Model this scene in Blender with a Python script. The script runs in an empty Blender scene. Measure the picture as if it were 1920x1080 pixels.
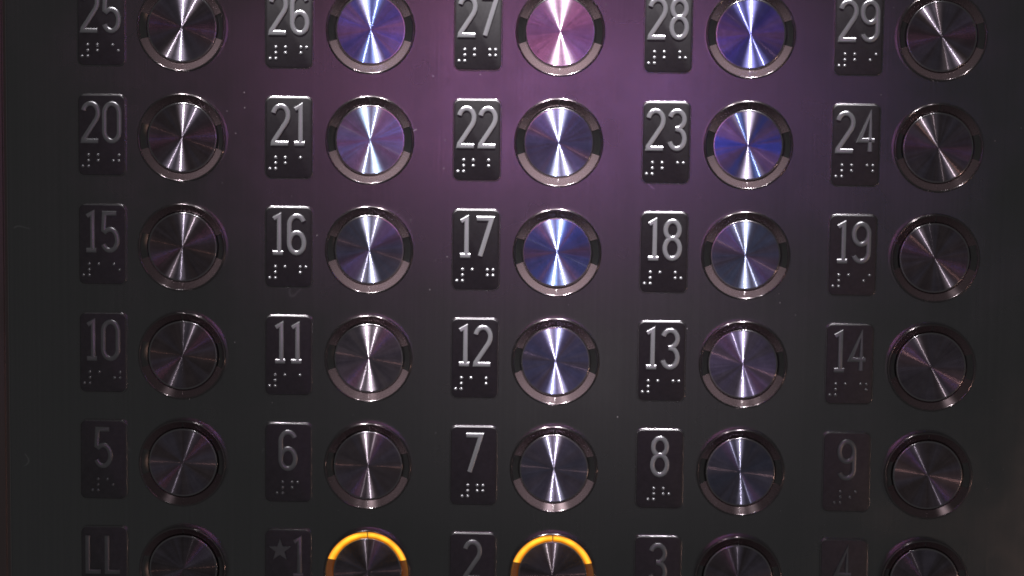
import bpy, bmesh, math, random
from mathutils import Matrix, Vector

sc = bpy.context.scene
COL = sc.collection
H0 = 1.30                       # height of the panel's middle row above the floor
MM = 0.001

def W(x, y, z):                 # panel coordinates (right, up, out of the panel) -> world
    return Vector((x, -z, y + H0))

# ------------------------------------------------------------------ camera
cam_d = bpy.data.cameras.new('camera'); cam = bpy.data.objects.new('camera', cam_d); COL.objects.link(cam)
cam_d.lens = 75; cam_d.sensor_width = 36; cam_d.clip_start = 0.01; cam_d.clip_end = 50
R = [[0.9996365584773854, -0.015054551326696253, 0.02236317150675842],
     [0.012761118958369042, 0.9949683102484994, 0.09937411858314085],
     [-0.023746679734631907, -0.09905262281029036, 0.9947988103712143]]
t = (0.0013794687865420112, 0.07585140932480024, 0.9175393608800851)
axes = [Vector((R[0][i], -R[2][i], R[1][i])) for i in range(3)]
m = Matrix((axes[0], axes[1], axes[2])).transposed().to_4x4()
m.translation = W(*t)
cam.matrix_world = m
sc.camera = cam

# ------------------------------------------------------------------ world: dim grey light of the cabin
AMB = 0.036
world = bpy.data.worlds.new('World'); sc.world = world; world.use_nodes = True
bg = world.node_tree.nodes['Background']
bg.inputs['Color'].default_value = (1.0, 0.985, 1.0, 1); bg.inputs['Strength'].default_value = AMB

sc.view_settings.view_transform = 'Standard'
sc.view_settings.look = 'None'
sc.view_settings.exposure = 0
sc.view_settings.gamma = 1
sc.view_settings.use_curve_mapping = False
sc.cycles.sample_clamp_indirect = 4
sc.cycles.filter_width = 1.8          # the lens is a little soft

# ------------------------------------------------------------------ lamps of the cabin and an added grey fill
def downlight(name, p, watts, radius, color, cone=100, blend=0.6, aim=(0, -0.02, 0)):
    d = bpy.data.lights.new(name, 'SPOT'); d.energy = watts; d.color = color
    d.shadow_soft_size = radius; d.spot_size = math.radians(cone); d.spot_blend = blend
    o = bpy.data.objects.new(name, d); COL.objects.link(o); o.location = W(*p)
    o.rotation_euler = (W(*aim) - o.location).to_track_quat('-Z', 'Y').to_euler()
    return o
def softlight(name, p, sx, sy, watts, color, shape='RECTANGLE', aim=(0, 0.05, 0)):
    d = bpy.data.lights.new(name, 'AREA'); d.energy = watts; d.color = color
    d.shape = shape; d.size = sx; d.size_y = sy
    o = bpy.data.objects.new(name, d); COL.objects.link(o); o.location = W(*p)
    o.rotation_euler = (W(*aim) - o.location).to_track_quat('-Z', 'Y').to_euler()
    return o
for px, ax, col in ((-0.38, -0.06, (1.0, 0.95, 0.98)), (0.16, 0.030, (1.0, 0.95, 1.0))):
    # each recessed ceiling downlight: a tight reflector beam and the weak spill round it
    downlight('ceiling_spot', (px, 1.30, 0.91), 200, 0.012, col, cone=9.2, blend=1.0, aim=(ax, 0.06, 0))
    downlight('ceiling_spill', (px, 1.30, 0.91), 85.0, 0.012, col, cone=30, blend=1.0, aim=(-0.03, 0.45, 0))
softlight('purple_lamp', (-0.022, 0.085, 1.35), 0.13, 0.22, 0.132, (0.95, 0.31, 0.60), 'ELLIPSE')
softlight('grey_fill', (0.04, -0.19, 1.30), 0.26, 0.26, 0.024, (0.90, 0.74, 0.86), 'ELLIPSE')  # soft light added to lift the lower centre of the panel
softlight('blue_lamp', (0.03, 0.06, 1.30), 0.06, 0.06, 0.045, (0.10, 0.20, 1.0), 'ELLIPSE')
softlight('amber_lamp', (0.62, -0.32, 0.75), 0.015, 0.03, 0.11, (1.0, 0.58, 0.45), 'RECTANGLE')

# ------------------------------------------------------------------ materials
def mat(name):
    mt = bpy.data.materials.new(name); mt.use_nodes = True
    nt = mt.node_tree; nt.nodes.clear()
    out = nt.nodes.new('ShaderNodeOutputMaterial')
    return mt, nt, out
def N(nt, typ, **kw):
    n = nt.nodes.new(typ)
    for k, v in kw.items():
        if k in n.inputs: n.inputs[k].default_value = v
        else: setattr(n, k, v)
    return n
def principled(name, base, rough, metal=0.0, spec=0.5, noise=0.0):
    mt, nt, out = mat(name)
    p = N(nt, 'ShaderNodeBsdfPrincipled')
    p.inputs['Base Color'].default_value = (*base, 1); p.inputs['Roughness'].default_value = rough
    p.inputs['Metallic'].default_value = metal; p.inputs['Specular IOR Level'].default_value = spec
    nt.links.new(p.outputs[0], out.inputs[0])
    if noise:
        tc = N(nt, 'ShaderNodeTexCoord'); nz = N(nt, 'ShaderNodeTexNoise', Scale=900.0, Detail=3.0)
        nt.links.new(tc.outputs['Object'], nz.inputs['Vector'])
        b = N(nt, 'ShaderNodeBump', Strength=noise, Distance=0.0002)
        nt.links.new(nz.outputs['Fac'], b.inputs['Height']); nt.links.new(b.outputs[0], p.inputs['Normal'])
    return mt

def brushed_sheet(name, color, rough, aniso):
    """steel sheet with a vertical brushed grain"""
    mt, nt, out = mat(name)
    tc = N(nt, 'ShaderNodeTexCoord')
    mp = N(nt, 'ShaderNodeMapping'); mp.inputs['Scale'].default_value = (2600, 1, 22)
    nt.links.new(tc.outputs['Object'], mp.inputs['Vector'])
    nz = N(nt, 'ShaderNodeTexNoise', Scale=1.0, Detail=3.0, Roughness=0.6)
    nt.links.new(mp.outputs[0], nz.inputs['Vector'])
    bump = N(nt, 'ShaderNodeBump', Strength=0.05, Distance=0.0003)
    nt.links.new(nz.outputs['Fac'], bump.inputs['Height'])
    # handling smudges: wide soft patches of a different gloss
    n2 = N(nt, 'ShaderNodeTexNoise', Scale=14.0, Detail=4.0, Roughness=0.6)
    nt.links.new(tc.outputs['Object'], n2.inputs['Vector'])
    mr = N(nt, 'ShaderNodeMapRange'); mr.inputs['From Min'].default_value = 0.3; mr.inputs['From Max'].default_value = 0.7
    mr.inputs['To Min'].default_value = rough * 0.86; mr.inputs['To Max'].default_value = rough * 1.14
    nt.links.new(n2.outputs['Fac'], mr.inputs['Value'])
    # grain tint
    mp3 = N(nt, 'ShaderNodeMapping'); mp3.inputs['Scale'].default_value = (900, 1, 5)
    nt.links.new(tc.outputs['Object'], mp3.inputs['Vector'])
    n3 = N(nt, 'ShaderNodeTexNoise', Scale=1.0, Detail=4.0)
    nt.links.new(mp3.outputs[0], n3.inputs['Vector'])
    cr = N(nt, 'ShaderNodeMapRange'); cr.inputs['From Min'].default_value = 0.25; cr.inputs['From Max'].default_value = 0.75
    cr.inputs['To Min'].default_value = 0.93; cr.inputs['To Max'].default_value = 1.07
    nt.links.new(n3.outputs['Fac'], cr.inputs['Value'])
    # hairline scratches: thin level lines of a warped noise, kept only in scattered patches
    n6 = N(nt, 'ShaderNodeTexNoise', Scale=16.0, Detail=1.5, Distortion=0.6); nt.links.new(tc.outputs['Object'], n6.inputs['Vector'])
    d6 = N(nt, 'ShaderNodeMath', operation='SUBTRACT'); d6.inputs[1].default_value = 0.5; nt.links.new(n6.outputs['Fac'], d6.inputs[0])
    a6 = N(nt, 'ShaderNodeMath', operation='ABSOLUTE'); nt.links.new(d6.outputs[0], a6.inputs[0])
    l6 = N(nt, 'ShaderNodeMath', operation='LESS_THAN'); l6.inputs[1].default_value = 0.0016; nt.links.new(a6.outputs[0], l6.inputs[0])
    n7 = N(nt, 'ShaderNodeTexNoise', Scale=45.0, Detail=2.0); nt.links.new(tc.outputs['Object'], n7.inputs['Vector'])
    l7 = N(nt, 'ShaderNodeMath', operation='GREATER_THAN'); l7.inputs[1].default_value = 0.67; nt.links.new(n7.outputs['Fac'], l7.inputs[0])
    k67 = N(nt, 'ShaderNodeMath', operation='MULTIPLY'); nt.links.new(l6.outputs[0], k67.inputs[0]); nt.links.new(l7.outputs[0], k67.inputs[1])
    ks = N(nt, 'ShaderNodeMath', operation='MULTIPLY_ADD'); ks.inputs[1].default_value = 0.5; nt.links.new(k67.outputs[0], ks.inputs[0]); nt.links.new(cr.outputs[0], ks.inputs[2])
    vm = N(nt, 'ShaderNodeVectorMath', operation='SCALE'); vm.inputs[0].default_value = color
    nt.links.new(ks.outputs[0], vm.inputs['Scale'])
    g = N(nt, 'ShaderNodeBsdfAnisotropic', distribution='BECKMANN')
    g.inputs['Anisotropy'].default_value = aniso
    g.inputs['Tangent'].default_value = (0, 0, 1)
    tv = N(nt, 'ShaderNodeCombineXYZ'); tv.inputs[2].default_value = 1.0
    nt.links.new(tv.outputs[0], g.inputs['Tangent'])
    nt.links.new(vm.outputs[0], g.inputs['Color']); nt.links.new(mr.outputs[0], g.inputs['Roughness'])
    nt.links.new(bump.outputs[0], g.inputs['Normal'])
    nt.links.new(g.outputs[0], out.inputs[0])
    return mt

def turned_face(name, color):
    """lathe-turned steel: smooth along the rings, rough across them"""
    mt, nt, out = mat(name)
    tan = N(nt, 'ShaderNodeTangent', direction_type='RADIAL', axis='Z')
    tc = N(nt, 'ShaderNodeTexCoord'); oi = N(nt, 'ShaderNodeObjectInfo')
    sx = N(nt, 'ShaderNodeSeparateXYZ'); nt.links.new(tc.outputs['Object'], sx.inputs[0])
    at = N(nt, 'ShaderNodeMath', operation='ARCTAN2')
    nt.links.new(sx.outputs[1], at.inputs[0]); nt.links.new(sx.outputs[0], at.inputs[1])
    co = N(nt, 'ShaderNodeMath', operation='COSINE'); si = N(nt, 'ShaderNodeMath', operation='SINE')
    nt.links.new(at.outputs[0], co.inputs[0]); nt.links.new(at.outputs[0], si.inputs[0])
    cx = N(nt, 'ShaderNodeCombineXYZ')
    nt.links.new(co.outputs[0], cx.inputs[0]); nt.links.new(si.outputs[0], cx.inputs[1])
    rz = N(nt, 'ShaderNodeMath', operation='MULTIPLY'); rz.inputs[1].default_value = 50
    nt.links.new(oi.outputs['Random'], rz.inputs[0]); nt.links.new(rz.outputs[0], cx.inputs[2])
    # spokes: gloss that changes with the angle round the centre
    n1 = N(nt, 'ShaderNodeTexNoise', Scale=7.0, Detail=5.0, Roughness=0.7)
    nt.links.new(cx.outputs[0], n1.inputs['Vector'])
    dbl = N(nt, 'ShaderNodeMath', operation='MULTIPLY'); dbl.inputs[1].default_value = 2.0
    nt.links.new(at.outputs[0], dbl.inputs[0])
    c2 = N(nt, 'ShaderNodeMath', operation='COSINE'); s2 = N(nt, 'ShaderNodeMath', operation='SINE')
    nt.links.new(dbl.outputs[0], c2.inputs[0]); nt.links.new(dbl.outputs[0], s2.inputs[0])
    cx2 = N(nt, 'ShaderNodeCombineXYZ')
    nt.links.new(c2.outputs[0], cx2.inputs[0]); nt.links.new(s2.outputs[0], cx2.inputs[1]); nt.links.new(rz.outputs[0], cx2.inputs[2])
    n4 = N(nt, 'ShaderNodeTexNoise', Scale=0.9, Detail=3.0, Roughness=0.6)  # painted coloured reflections come and go in opposite sectors
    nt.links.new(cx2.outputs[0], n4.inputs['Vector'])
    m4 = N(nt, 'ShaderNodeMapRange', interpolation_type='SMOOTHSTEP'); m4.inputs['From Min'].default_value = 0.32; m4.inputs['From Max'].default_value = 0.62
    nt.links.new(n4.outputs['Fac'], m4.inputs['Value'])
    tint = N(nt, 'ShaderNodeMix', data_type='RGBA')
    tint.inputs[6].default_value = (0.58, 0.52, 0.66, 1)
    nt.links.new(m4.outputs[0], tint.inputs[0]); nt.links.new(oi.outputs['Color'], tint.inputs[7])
    # rings: fine turning marks
    ln = N(nt, 'ShaderNodeVectorMath', operation='LENGTH'); nt.links.new(tc.outputs['Object'], ln.inputs[0])
    n2 = N(nt, 'ShaderNodeTexNoise', noise_dimensions='1D', Scale=2600.0, Detail=2.0)
    nt.links.new(ln.outputs['Value'], n2.inputs['W'])
    m1 = N(nt, 'ShaderNodeMapRange'); m1.inputs['From Min'].default_value = 0.3; m1.inputs['From Max'].default_value = 0.7
    m1.inputs['To Min'].default_value = 0.8; m1.inputs['To Max'].default_value = 1.2
    nt.links.new(n1.outputs['Fac'], m1.inputs['Value'])
    m2 = N(nt, 'ShaderNodeMapRange'); m2.inputs['From Min'].default_value = 0.25; m2.inputs['From Max'].default_value = 0.75
    m2.inputs['To Min'].default_value = 0.85; m2.inputs['To Max'].default_value = 1.15
    nt.links.new(n2.outputs['Fac'], m2.inputs['Value'])
    mu0 = N(nt, 'ShaderNodeMath', operation='MULTIPLY')
    nt.links.new(m1.outputs[0], mu0.inputs[0]); nt.links.new(m2.outputs[0], mu0.inputs[1])
    ofs = N(nt, 'ShaderNodeVectorMath', operation='ADD'); nt.links.new(tc.outputs['Object'], ofs.inputs[0])
    cz = N(nt, 'ShaderNodeCombineXYZ'); nt.links.new(rz.outputs[0], cz.inputs[2]); nt.links.new(cz.outputs[0], ofs.inputs[1])
    n5 = N(nt, 'ShaderNodeTexNoise', Scale=170.0, Detail=5.0, Roughness=0.65); nt.links.new(ofs.outputs[0], n5.inputs['Vector'])
    m5 = N(nt, 'ShaderNodeMapRange'); m5.inputs['From Min'].default_value = 0.3; m5.inputs['From Max'].default_value = 0.7
    m5.inputs['To Min'].default_value = 0.78; m5.inputs['To Max'].default_value = 1.12
    nt.links.new(n5.outputs['Fac'], m5.inputs['Value'])
    mu = N(nt, 'ShaderNodeMath', operation='MULTIPLY')
    nt.links.new(mu0.outputs[0], mu.inputs[0]); nt.links.new(m5.outputs[0], mu.inputs[1])
    vm = N(nt, 'ShaderNodeVectorMath', operation='SCALE'); nt.links.new(tint.outputs[2], vm.inputs[0])
    nt.links.new(mu.outputs[0], vm.inputs['Scale'])
    g1 = N(nt, 'ShaderNodeBsdfAnisotropic', distribution='GGX', Roughness=0.224, Anisotropy=0.93)
    g2 = N(nt, 'ShaderNodeBsdfAnisotropic', distribution='GGX', Roughness=0.20, Anisotropy=0.30)
    g3 = N(nt, 'ShaderNodeBsdfAnisotropic', distribution='BECKMANN', Roughness=0.46, Anisotropy=0.70)
    hb = N(nt, 'ShaderNodeMath', operation='ADD'); nt.links.new(n1.outputs['Fac'], hb.inputs[0]); nt.links.new(n5.outputs['Fac'], hb.inputs[1])
    bp = N(nt, 'ShaderNodeBump', Strength=0.22, Distance=0.00004); nt.links.new(hb.outputs[0], bp.inputs['Height'])
    for g in (g1, g2, g3):
        nt.links.new(bp.outputs[0], g.inputs['Normal'])
        nt.links.new(vm.outputs[0], g.inputs['Color']); nt.links.new(tan.outputs[0], g.inputs['Tangent'])
    mx = N(nt, 'ShaderNodeMixShader'); mx.inputs[0].default_value = 0.40
    m0 = N(nt, 'ShaderNodeMixShader'); m0.inputs[0].default_value = 0.34
    nt.links.new(g1.outputs[0], m0.inputs[1]); nt.links.new(g3.outputs[0], m0.inputs[2])
    nt.links.new(m0.outputs[0], mx.inputs[1]); nt.links.new(g2.outputs[0], mx.inputs[2])
    nt.links.new(mx.outputs[0], out.inputs[0])
    return mt

def lit_lens(name):
    mt, nt, out = mat(name)
    tc = N(nt, 'ShaderNodeTexCoord'); ln = N(nt, 'ShaderNodeVectorMath', operation='LENGTH')
    sx = N(nt, 'ShaderNodeSeparateXYZ'); nt.links.new(tc.outputs['Object'], sx.inputs[0])
    cx = N(nt, 'ShaderNodeCombineXYZ'); nt.links.new(sx.outputs[0], cx.inputs[0]); nt.links.new(sx.outputs[1], cx.inputs[1])
    nt.links.new(cx.outputs[0], ln.inputs[0])
    nz = N(nt, 'ShaderNodeTexNoise', Scale=160.0, Detail=2.0); nt.links.new(tc.outputs['Object'], nz.inputs['Vector'])
    mr = N(nt, 'ShaderNodeMapRange'); mr.inputs['From Min'].default_value = 0.3; mr.inputs['From Max'].default_value = 0.7
    mr.inputs['To Min'].default_value = 1.0; mr.inputs['To Max'].default_value = 1.7
    nt.links.new(nz.outputs['Fac'], mr.inputs['Value'])
    p = N(nt, 'ShaderNodeBsdfPrincipled')
    p.inputs['Base Color'].default_value = (0.35, 0.20, 0.08, 1); p.inputs['Roughness'].default_value = 0.35
    rr = N(nt, 'ShaderNodeMapRange'); rr.inputs['From Min'].default_value = 0.0152; rr.inputs['From Max'].default_value = 0.01825
    nt.links.new(ln.outputs['Value'], rr.inputs['Value'])
    cr = N(nt, 'ShaderNodeValToRGB'); nt.links.new(rr.outputs[0], cr.inputs[0])
    el = cr.color_ramp.elements
    el[0].position = 0.0; el[0].color = (0.42, 0.07, 0.002, 1); el[1].position = 1.0; el[1].color = (0.62, 0.15, 0.005, 1)
    e = el.new(0.30); e.color = (1.0, 0.42, 0.014, 1)
    e = el.new(0.62); e.color = (1.0, 0.62, 0.05, 1)
    nt.links.new(cr.outputs[0], p.inputs['Emission Color'])
    nt.links.new(mr.outputs[0], p.inputs['Emission Strength'])
    nt.links.new(p.outputs[0], out.inputs[0])
    return mt

def satin(name, gloss, rough, diff, fac):
    """soft dark sheen (no long highlight tail) over a weak diffuse base"""
    mt, nt, out = mat(name)
    g = N(nt, 'ShaderNodeBsdfAnisotropic', distribution='BECKMANN', Roughness=rough, Anisotropy=0.0)
    d = N(nt, 'ShaderNodeBsdfDiffuse'); d.inputs['Color'].default_value = (*diff, 1)
    tc = N(nt, 'ShaderNodeTexCoord'); nz = N(nt, 'ShaderNodeTexNoise', Scale=420.0, Detail=4.0, Roughness=0.65)
    nt.links.new(tc.outputs['Object'], nz.inputs['Vector'])
    mr = N(nt, 'ShaderNodeMapRange'); mr.inputs['From Min'].default_value = 0.3; mr.inputs['From Max'].default_value = 0.7
    mr.inputs['To Min'].default_value = 0.88; mr.inputs['To Max'].default_value = 1.12
    nt.links.new(nz.outputs['Fac'], mr.inputs['Value'])
    vm = N(nt, 'ShaderNodeVectorMath', operation='SCALE'); vm.inputs[0].default_value = gloss
    nt.links.new(mr.outputs[0], vm.inputs['Scale']); nt.links.new(vm.outputs[0], g.inputs['Color'])
    mx = N(nt, 'ShaderNodeMixShader'); mx.inputs[0].default_value = fac
    nt.links.new(g.outputs[0], mx.inputs[1]); nt.links.new(d.outputs[0], mx.inputs[2]); nt.links.new(mx.outputs[0], out.inputs[0])
    return mt

M_PANEL = brushed_sheet('brushed_dark_steel', (0.42, 0.42, 0.424), 0.26, 0.22)
M_WALL = brushed_sheet('glow_tinted_steel', (0.46, 0.36, 0.355), 0.35, 0.4)  # reddish glow at the panel's left edge, put into the wall colour
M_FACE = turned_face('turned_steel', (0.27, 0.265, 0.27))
M_RIM = principled('polished_rim', (0.36, 0.32, 0.325), 0.15, 1.0)
M_CAP = principled('cap_steel', (0.60, 0.58, 0.60), 0.16, 1.0)
M_HOUSING = satin('black_housing', (0.46, 0.44, 0.44), 0.28, (0.02, 0.02, 0.02), 0.3)
M_HOUSING_GLOW = satin('housing_painted_glow', (0.46, 0.44, 0.44), 0.28, (0.02, 0.02, 0.02), 0.3)
M_LENS = satin('smoked_lens', (0.44, 0.34, 0.355), 0.26, (0.15, 0.11, 0.115), 0.5)
M_LIT = lit_lens('lit_amber_lens')
M_PLATE = satin('black_plate', (0.27, 0.27, 0.27), 0.46, (0.008, 0.008, 0.008), 0.2)
M_DIGIT = satin('satin_numeral', (0.64, 0.64, 0.66), 0.34, (0.33, 0.33, 0.345), 0.36)
_nt = M_HOUSING_GLOW.node_tree; _o = next(n for n in _nt.nodes if n.type == 'OUTPUT_MATERIAL'); _sh = _o.inputs[0].links[0].from_socket
_e = _nt.nodes.new('ShaderNodeEmission'); _e.inputs[0].default_value = (1.0, 0.26, 0.03, 1); _e.inputs[1].default_value = 0.09  # amber glow of the lit ring painted on the housing as faint emission
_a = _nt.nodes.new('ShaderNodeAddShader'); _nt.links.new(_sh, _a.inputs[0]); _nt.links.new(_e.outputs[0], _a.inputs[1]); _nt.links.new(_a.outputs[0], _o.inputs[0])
M_SKIRT = principled('black_skirt', (0.008, 0.008, 0.008), 0.6, spec=0.15)
M_GLINT_FRAME = principled('glint_frame_steel', (0.46, 0.44, 0.45), 0.20, 1.0)
M_DUST = principled('dust', (0.30, 0.27, 0.29), 0.9)

# ------------------------------------------------------------------ mesh helpers
def mesh_obj(name, me, material, parent=None):
    if material and not me.materials: me.materials.append(material)
    o = bpy.data.objects.new(name, me); COL.objects.link(o)
    if parent: o.parent = parent
    return o
def finish(bm, name, smooth=True):
    bmesh.ops.recalc_face_normals(bm, faces=bm.faces)
    me = bpy.data.meshes.new(name); bm.to_mesh(me); bm.free()
    for p in me.polygons: p.use_smooth = smooth
    return me
def lathe(name, prof, seg=96, a0=None, a1=None, close=False, smooth=True, sharp=None):
    """revolve (r, z) pairs in mm about Z; a0..a1 in degrees for an arc with end caps"""
    bm = bmesh.new(); full = a0 is None
    n = seg if full else max(4, int(abs(a1 - a0) / 3)) + 1
    rings = []
    for i in range(n):
        a = 2 * math.pi * i / seg if full else math.radians(a0 + (a1 - a0) * i / (n - 1))
        rings.append([bm.verts.new((r * MM * math.cos(a), r * MM * math.sin(a), z * MM)) for r, z in prof])
    k = len(prof)
    for i in range(n if full else n - 1):
        A, B = rings[i], rings[(i + 1) % n]
        for j in range(k if close else k - 1):
            bm.faces.new((A[j], B[j], B[(j + 1) % k], A[(j + 1) % k]))
    if not full and close:
        bm.faces.new(rings[0]); bm.faces.new(rings[-1])
    me = finish(bm, name, smooth)
    if sharp is not None:
        me.set_sharp_from_angle(angle=math.radians(sharp))
    return me

# rounded rim, black conical groove, four lens arcs, domed cap, turned face
rim_prof = [(19.15, 0.0), (19.1, 3.1)] + [(18.5 + 0.6 * math.cos(a), 3.3 + 0.6 * math.sin(a))
            for a in [math.radians(q) for q in range(0, 91, 15)]] + [(18.3, 3.86), (17.95, 3.3)]
ME_RIM = lathe('rim', rim_prof, 128, sharp=60)
ME_HOUSING = lathe('housing', [(18.0, 3.3), (15.2, 0.85), (15.1, 0.82), (14.6, 0.82)], 96, sharp=40)
def lens_mesh(a0, a1):
    return lathe('lens', [(18.25, 3.85), (15.2, 1.2), (15.2, 0.5), (18.25, 3.2)], a0=a0, a1=a1, close=True, sharp=35)
ME_HOUSING_LIT = ME_HOUSING.copy()
LENS = [lens_mesh(20, 89.1), lens_mesh(90.9, 160), lens_mesh(197, 269.85), lens_mesh(270.15, 343)]
ME_CAP = lathe('cap', [(15.12, 0.1), (15.12, 1.5), (15.04, 1.72), (14.84, 1.86), (14.58, 1.9), (14.3, 1.9)], 128, sharp=50)
ME_CAP.materials.append(M_CAP); ME_CAP.materials.append(M_SKIRT)      # bright chamfer on a black skirt
for f in ME_CAP.polygons:
    if f.center.z < 0.0014: f.material_index = 1
def face_mesh():
    bm = bmesh.new(); seg = 96
    rs = [14.31, 11, 7, 3.5, 1.2]; dome = lambda r: 1.9 + 0.03 * (1 - (r / 14.31) ** 2)
    rings = [[bm.verts.new((r * MM * math.cos(2 * math.pi * i / seg), r * MM * math.sin(2 * math.pi * i / seg), dome(r) * MM)) for i in range(seg)] for r in rs]
    c = bm.verts.new((0, 0, dome(0) * MM))
    for A, B in zip(rings, rings[1:]):
        for i in range(seg): bm.faces.new((A[i], A[(i + 1) % seg], B[(i + 1) % seg], B[i]))
    L = rings[-1]
    for i in range(seg): bm.faces.new((L[i], L[(i + 1) % seg], c))
    return finish(bm, 'face')
ME_FACE = face_mesh()

def rounded_slab(name, w, h, rad, prof):
    """rounded rectangle slab; prof = list of (inset, z) in mm from base to top"""
    bm = bmesh.new(); rings = []
    for ins, z in prof:
        ring = []
        for cx, cy, s in ((1, 1, 0), (-1, 1, 90), (-1, -1, 180), (1, -1, 270)):
            for q in range(0, 91, 10):
                a = math.radians(s + q); r = max(rad - ins, 0.05)
                ring.append(bm.verts.new(((cx * (w / 2 - rad) + r * math.cos(a)) * MM, (cy * (h / 2 - rad) + r * math.sin(a)) * MM, z * MM)))
        rings.append(ring)
    for A, B in zip(rings, rings[1:]):
        for i in range(len(A)): bm.faces.new((A[i], A[(i + 1) % len(A)], B[(i + 1) % len(A)], B[i]))
    bm.faces.new(rings[-1])
    me = finish(bm, name); me.set_sharp_from_angle(angle=math.radians(40))
    return me
PW, PH = 20.0, 34.6
ME_PLATE = rounded_slab('plate', PW, PH, 2.6, [(0, 0.0), (0, 1.0), (0.06, 1.1), (0.2, 1.16), (0.4, 1.18)])
PZ = 1.18
def glint_frame_mesh():  # thin steel edge added round the plate to catch a glint along its top
    bm = bmesh.new(); rings = []
    sec = [(0.46, 0.0), (0.46, 0.78)] + [(0.16 + 0.30 * math.cos(math.radians(q)), 0.80 + 0.30 * math.sin(math.radians(q))) for q in range(15, 91, 15)] + [(-0.02, 1.095)]
    rad = 2.6
    for off, z in sec:
        ring = []
        for cx, cy, s0 in ((1, 1, 0), (-1, 1, 90), (-1, -1, 180), (1, -1, 270)):
            for q in range(0, 91, 10):
                a = math.radians(s0 + q); r = rad + off
                ring.append(bm.verts.new(((cx * (PW / 2 - rad) + r * math.cos(a)) * MM, (cy * (PH / 2 - rad) + r * math.sin(a)) * MM, z * MM)))
        rings.append(ring)
    for A, B in zip(rings, rings[1:]):
        for i in range(len(A)): bm.faces.new((A[i], A[(i + 1) % len(A)], B[(i + 1) % len(A)], B[i]))
    return finish(bm, 'glint_frame')
ME_GLINT_FRAME = glint_frame_mesh()

# ------------------------------------------------------------------ numerals as raised strokes
GH, ST = 18.0, 1.9
h = GH - ST; w = 8.3 - ST; w1 = 6.2 - ST
def arc(cx, cy, rx, ry, a0, a1, n=14):
    return [(cx + rx * math.cos(math.radians(a0 + (a1 - a0) * i / n)), cy + ry * math.sin(math.radians(a0 + (a1 - a0) * i / n))) for i in range(n + 1)]
r2 = w / 2
GL = {
 '0': (w, [(arc(r2, h - 4.2, r2, 4.2, 0, 180) + arc(r2, 4.2, r2, 4.2, 180, 360), True)]),
 '1': (w1, [([(0.35, h - 1.35), (w1 * 0.62, h), (w1 * 0.62, 0)], False), ([(0, 0), (w1, 0)], False)]),
 '2': (w, [(arc(r2, h - 3.9, r2, 3.9, 165, 0) + [(w * 0.985, h - 5.1), (w * 0.90, h - 6.6), (0.15, 0.9), (0.0, 0.0), (w, 0)], False)]),
 '3': (w, [(arc(r2, h - 3.6, r2 - 0.1, 3.6, 160, -55) + [(w * 0.62, h * 0.535), (w * 0.40, h * 0.53)], False),
           ([(w * 0.40, h * 0.53)] + arc(r2, 4.2, r2, 4.2, 68, -160, 18), False)]),
 '4': (w, [([(w * 0.72, 0), (w * 0.72, h), (0, h * 0.29), (w, h * 0.29)], False)]),
 '5': (w, [([(w * 0.93, h), (w * 0.12, h), (w * 0.06, h * 0.55)] + arc(r2, 4.55, r2, 4.6, 128, -155, 20), False)]),
 '6': (w, [(arc(r2, 4.4, r2, 4.4, 0, 360, 28)[:-1], True),
           (arc(r2, h - 3.9, r2, 3.9, 25, 180) + [(0, 4.4)], False)]),
 '7': (w, [([(0, h), (w, h), (w * 0.24, 0)], False)]),
 '8': (w, [(arc(r2, h - 3.75, r2 - 0.25, 3.75, 0, 360, 26)[:-1], True), (arc(r2, 4.37, r2, 4.37, 0, 360, 28)[:-1], True)]),
 '9': (w, [(arc(r2, h - 4.4, r2, 4.4, 0, 360, 28)[:-1], True),
           (arc(r2, 3.9, r2, 3.9, 205, 360) + [(w, h - 4.4)], False)]),
 'L': (w * 0.9, [([(0, h), (0, 0), (w * 0.9, 0)], False)]),
}
def stroke(bm, pts, closed, z0, z1):
    n = len(pts); P = [Vector(p) for p in pts]; rings = []
    sec = [(-1, 0, z0), (-1, 0, z1 - 0.24), (-1, 0.40, z1), (1, 0.40, z1), (1, 0, z1 - 0.24), (1, 0, z0)]
    for i in range(n):
        a = P[i] - P[i - 1] if (i > 0 or closed) else P[1] - P[0]
        b = P[(i + 1) % n] - P[i] if (i < n - 1 or closed) else P[-1] - P[-2]
        a = a.normalized(); b = b.normalized()
        na = Vector((-a.y, a.x)); nb = Vector((-b.y, b.x))
        mi = (na + nb); L = mi.length
        mi = mi / L if L > 1e-4 else na
        k = min(1.0 / max(mi.dot(na), 0.42), 1.9)
        rings.append([bm.verts.new(((P[i].x + mi.x * s * (ST / 2 - ins) * k) * MM, (P[i].y + mi.y * s * (ST / 2 - ins) * k) * MM, z * MM)) for s, ins, z in sec])
    for i in range(n if closed else n - 1):
        A, B = rings[i], rings[(i + 1) % n]
        for j in range(5): bm.faces.new((A[j], A[j + 1], B[j + 1], B[j]))
    if not closed:
        bm.faces.new(rings[0]); bm.faces.new(rings[-1])
def glyph_mesh(ch):
    wd, strokes = GL[ch]; bm = bmesh.new()
    for i, (pts, cl) in enumerate(strokes):
        stroke(bm, [(x - wd / 2, y - h / 2) for x, y in pts], cl, 0.0, 0.85 + 0.015 * i)
    me = finish(bm, 'digit'); me.set_sharp_from_angle(angle=math.radians(32))
    return me
GM = {c: glyph_mesh(c) for c in GL}
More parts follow.
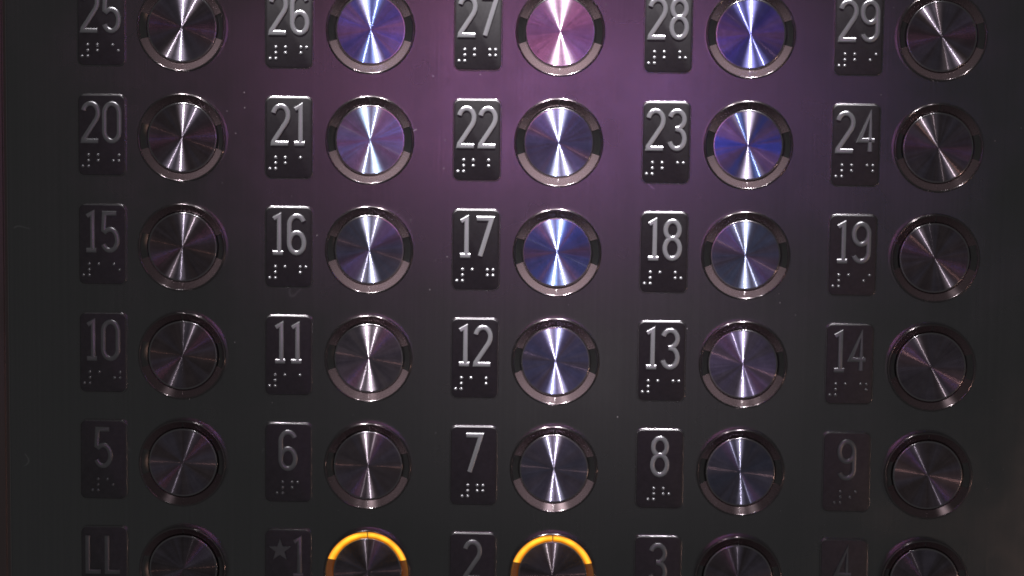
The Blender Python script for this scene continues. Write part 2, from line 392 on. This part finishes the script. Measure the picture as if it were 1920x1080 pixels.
def star_mesh(Rr=5.6):
    bm = bmesh.new(); rings = []
    for sc_, z in ((1.0, 0), (1.0, 0.6), (0.9, 0.87)):
        rings.append([bm.verts.new((Rr * sc_ * (1 if i % 2 == 0 else 0.40) * math.cos(math.radians(90 + 36 * i)) * MM,
                                    Rr * sc_ * (1 if i % 2 == 0 else 0.40) * math.sin(math.radians(90 + 36 * i)) * MM, z * MM)) for i in range(10)])
    for A, B in zip(rings, rings[1:]):
        for i in range(10): bm.faces.new((A[i], A[(i + 1) % 10], B[(i + 1) % 10], B[i]))
    bm.faces.new(rings[-1])
    return finish(bm, 'star', False)
ME_STAR = star_mesh()

BR = {'#': (3, 4, 5, 6), '1': (1,), '2': (1, 2), '3': (1, 4), '4': (1, 4, 5), '5': (1, 5), '6': (1, 2, 4), '7': (1, 2, 4, 5),
      '8': (1, 2, 5), '9': (2, 4), '0': (2, 4, 5), 'l': (1, 2, 3)}
def braille_mesh(txt):
    bm = bmesh.new(); n = len(txt); pitch, dp = 6.6, 2.45
    for i, c in enumerate(txt):
        x0 = (i - (n - 1) / 2) * pitch
        for d in BR[c]:
            cx = x0 + (-dp / 2 if d <= 3 else dp / 2); cy = -((d - 1) % 3) * dp
            prev = None
            for r, z in ((0.74, 0.0), (0.68, 0.26), (0.52, 0.46), (0.28, 0.57)):
                ring = [bm.verts.new(((cx + r * math.cos(a * math.pi / 6)) * MM, (cy + r * math.sin(a * math.pi / 6)) * MM, z * MM)) for a in range(12)]
                if prev:
                    for k in range(12): bm.faces.new((prev[k], prev[(k + 1) % 12], ring[(k + 1) % 12], ring[k]))
                prev = ring
            bm.faces.new(prev)
    return finish(bm, 'braille')

# ------------------------------------------------------------------ the setting: panel sheet and the wall beside it
def sheet(name, x0, x1, y0, y1, zt, thick, bev, material):
    bm = bmesh.new()
    bmesh.ops.create_cube(bm, size=1)
    for v in bm.verts:
        v.co = Vector((x0 + (v.co.x + .5) * (x1 - x0), -(zt - (0.5 - v.co.z) * thick), y0 + (v.co.y + .5) * (y1 - y0) + H0))
    bmesh.ops.recalc_face_normals(bm, faces=bm.faces)
    bmesh.ops.bevel(bm, geom=bm.edges[:], offset=bev, segments=3, affect='EDGES')
    me = finish(bm, name, False)
    o = mesh_obj(name, me, material); o['kind'] = 'structure'
    return o
XL = -0.2384
sheet('panel', XL, 0.32, -0.42, 0.52, 0.0, 0.004, 0.0006, M_PANEL)
sheet('wall', -0.75, XL - 0.0016, -0.95, 1.10, -0.001, 0.006, 0.0006, M_WALL)

# ------------------------------------------------------------------ buttons and plates
PX, PY = 0.08096, 0.047209329666848064
ROT = Matrix.Rotation(math.radians(90), 4, 'X')       # local Z -> out of the panel (world -Y)
def root(name, x, y, label, cat, group):
    o = bpy.data.objects.new(name, None); COL.objects.link(o); o.empty_display_size = 0.01
    o.matrix_world = Matrix.Translation(W(x, y, 0.0)) @ ROT
    o['label'] = label; o['category'] = cat; o['group'] = group
    return o
# coloured reflections painted into the colour of each turned face
REFLECT_TINT = {'26': (.28, .42, 1.0), '27': (.80, .62, .74), '28': (.36, .38, 1.0), '21': (.50, .74, 1.0), '22': (.52, .66, 1.0),
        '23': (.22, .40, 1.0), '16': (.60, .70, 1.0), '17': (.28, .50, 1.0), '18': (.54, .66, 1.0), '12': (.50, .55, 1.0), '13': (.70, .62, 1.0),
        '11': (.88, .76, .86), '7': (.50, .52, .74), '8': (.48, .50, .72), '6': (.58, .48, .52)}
# how far each cap sits out of true in its housing (degrees about x, about y)
TILT = {'23': (-.8, -2.0), '26': (.5, 2.2), '21': (-.5, 2.4), '18': (-.4, -1.0), '16': (-.2, .8), '17': (-1.5, 0), '22': (1.2, .8),
        '12': (-1.0, .2), '13': (-1.0, -1.0), '28': (.4, -1.2), '27': (.4, -.4)}
rnd = random.Random(7)
NAMES = [['25', '26', '27', '28', '29'], ['20', '21', '22', '23', '24'], ['15', '16', '17', '18', '19'],
         ['10', '11', '12', '13', '14'], ['5', '6', '7', '8', '9'], ['LL', '*1', '2', '3', '4']]
LIT = {'*1', '2'}
ONES = 'zero one two three four five six seven eight nine ten eleven twelve thirteen fourteen fifteen sixteen seventeen eighteen nineteen'.split()
def spell(n): return ONES[n] if n < 20 else 'twenty' + ('' if n == 20 else '-' + ONES[n - 20])
for r in range(6):
    for c in range(5):
        nm = NAMES[r][c]; x, y = (c - 2) * PX, (2 - r) * PY
        word = {'LL': 'the letters LL', '*1': 'a star and number one'}.get(nm) or 'number ' + spell(int(nm))
        if nm in LIT: lab = 'lit round elevator button with glowing amber ring beside ' + word
        else: lab = 'round turned steel elevator button beside ' + word
        b = root('elevator_button', x, y, lab, 'button', 'elevator floor buttons on the steel panel')
        hm = ME_HOUSING if nm not in LIT else ME_HOUSING_LIT
        mesh_obj('housing', hm, M_HOUSING_GLOW if nm in LIT else M_HOUSING, b)
        mesh_obj('rim', ME_RIM, M_RIM, b)
        for L in LENS:
            me = L
            if nm in LIT:
                me = L.copy(); me.materials.clear(); me.materials.append(M_LIT)
            mesh_obj('lens', me, M_LENS, b)
        cap = mesh_obj('cap', ME_CAP, M_CAP, b)
        fc = mesh_obj('face', ME_FACE, M_FACE, cap); fc.color = (*REFLECT_TINT.get(nm, (.34, .29, .31) if r == 5 else (.46, .37, .39)), 1)  # other faces darker, bottom row darkest: low light put into the colour
        tx, ty = TILT.get(nm, (rnd.uniform(-.5, .5), rnd.uniform(-.5, .5)))
        cap.rotation_euler = (math.radians(tx), math.radians(ty), 0)

        if nm == 'LL': pl = 'black plate with raised letters LL'
        elif nm == '*1': pl = 'black plate with a raised star and number one'
        else: pl = 'black plate with raised number %s above braille' % spell(int(nm))
        p = root('floor_plate', x - 0.0350, y + 0.0006, pl, 'floor plate', 'floor number plates on the steel panel')
        mesh_obj('plate', ME_PLATE, M_PLATE, p); mesh_obj('glint_frame', ME_GLINT_FRAME, M_GLINT_FRAME, p)
        gy = PH / 2 - 2.8 - GH / 2; zc = PZ * MM
        if nm == '*1':
            s = mesh_obj('star', ME_STAR, M_DIGIT, p); s.location = (-3.4 * MM, (gy + GH / 2 - 6.0) * MM, zc)
            d = mesh_obj('digit', GM['1'], M_DIGIT, p); d.location = (4.6 * MM, gy * MM, zc)
        else:
            gap = 0.85; ws = [GL[ch][0] + ST for ch in nm]; tot = sum(ws) + gap * (len(nm) - 1); xx = -tot / 2
            for ch, wd in zip(nm, ws):
                d = mesh_obj('letter' if ch == 'L' else 'digit', GM[ch], M_DIGIT, p)
                d.location = ((xx + wd / 2) * MM, gy * MM, zc); xx += wd + gap
        txt = {'LL': 'll', '*1': '#1'}.get(nm, '#' + nm)
        br = mesh_obj('braille', braille_mesh(txt), M_DIGIT, p); br['kind'] = 'stuff'
        br.location = (-0.3 * MM, (PH / 2 - 25.9) * MM, zc)

# ------------------------------------------------------------------ dust specks and lint on the panel
bm = bmesh.new(); rd = random.Random(21)
for i in range(90):
    x, y = rd.uniform(-0.21, 0.22), rd.uniform(-0.13, 0.13); r0 = rd.choice((0.12, 0.16, 0.2, 0.28)) * MM; n = rd.randint(5, 7)
    vs = [bm.verts.new(W(x + r0 * rd.uniform(.5, 1.2) * math.cos(2 * math.pi * k / n), y + r0 * rd.uniform(.5, 1.2) * math.sin(2 * math.pi * k / n), 0.00006)) for k in range(n)]
    tp = bm.verts.new(W(x, y, 0.00006 + r0 * 0.5))
    for k in range(n): bm.faces.new((vs[k], vs[(k + 1) % n], tp))
for x, y, ln, a in ((-0.061, 0.052, 5.0, 170), (0.079, 0.0435, 3.2, 20), (-0.040, -0.0405, 4.0, 30), (-0.113, -0.085, 5.0, 150)):
    prev = None
    for k in range(9):
        th = math.radians(a + 55 * math.sin(k * 0.55 + a)); 
        nx, ny = -math.sin(th) * 0.00007, math.cos(th) * 0.00007
        cur = (bm.verts.new(W(x + nx, y + ny, 0.00008)), bm.verts.new(W(x, y, 0.0002)), bm.verts.new(W(x - nx, y - ny, 0.00008)))
        if prev:
            bm.faces.new((prev[0], cur[0], cur[1], prev[1])); bm.faces.new((prev[1], cur[1], cur[2], prev[2]))
        prev = cur; x += math.cos(th) * ln * MM / 8; y += math.sin(th) * ln * MM / 8
d = mesh_obj('dust', finish(bm, 'dust', False), M_DUST); d['kind'] = 'stuff'
d['label'] = 'pale dust specks and lint on the steel panel'; d['category'] = 'dust'
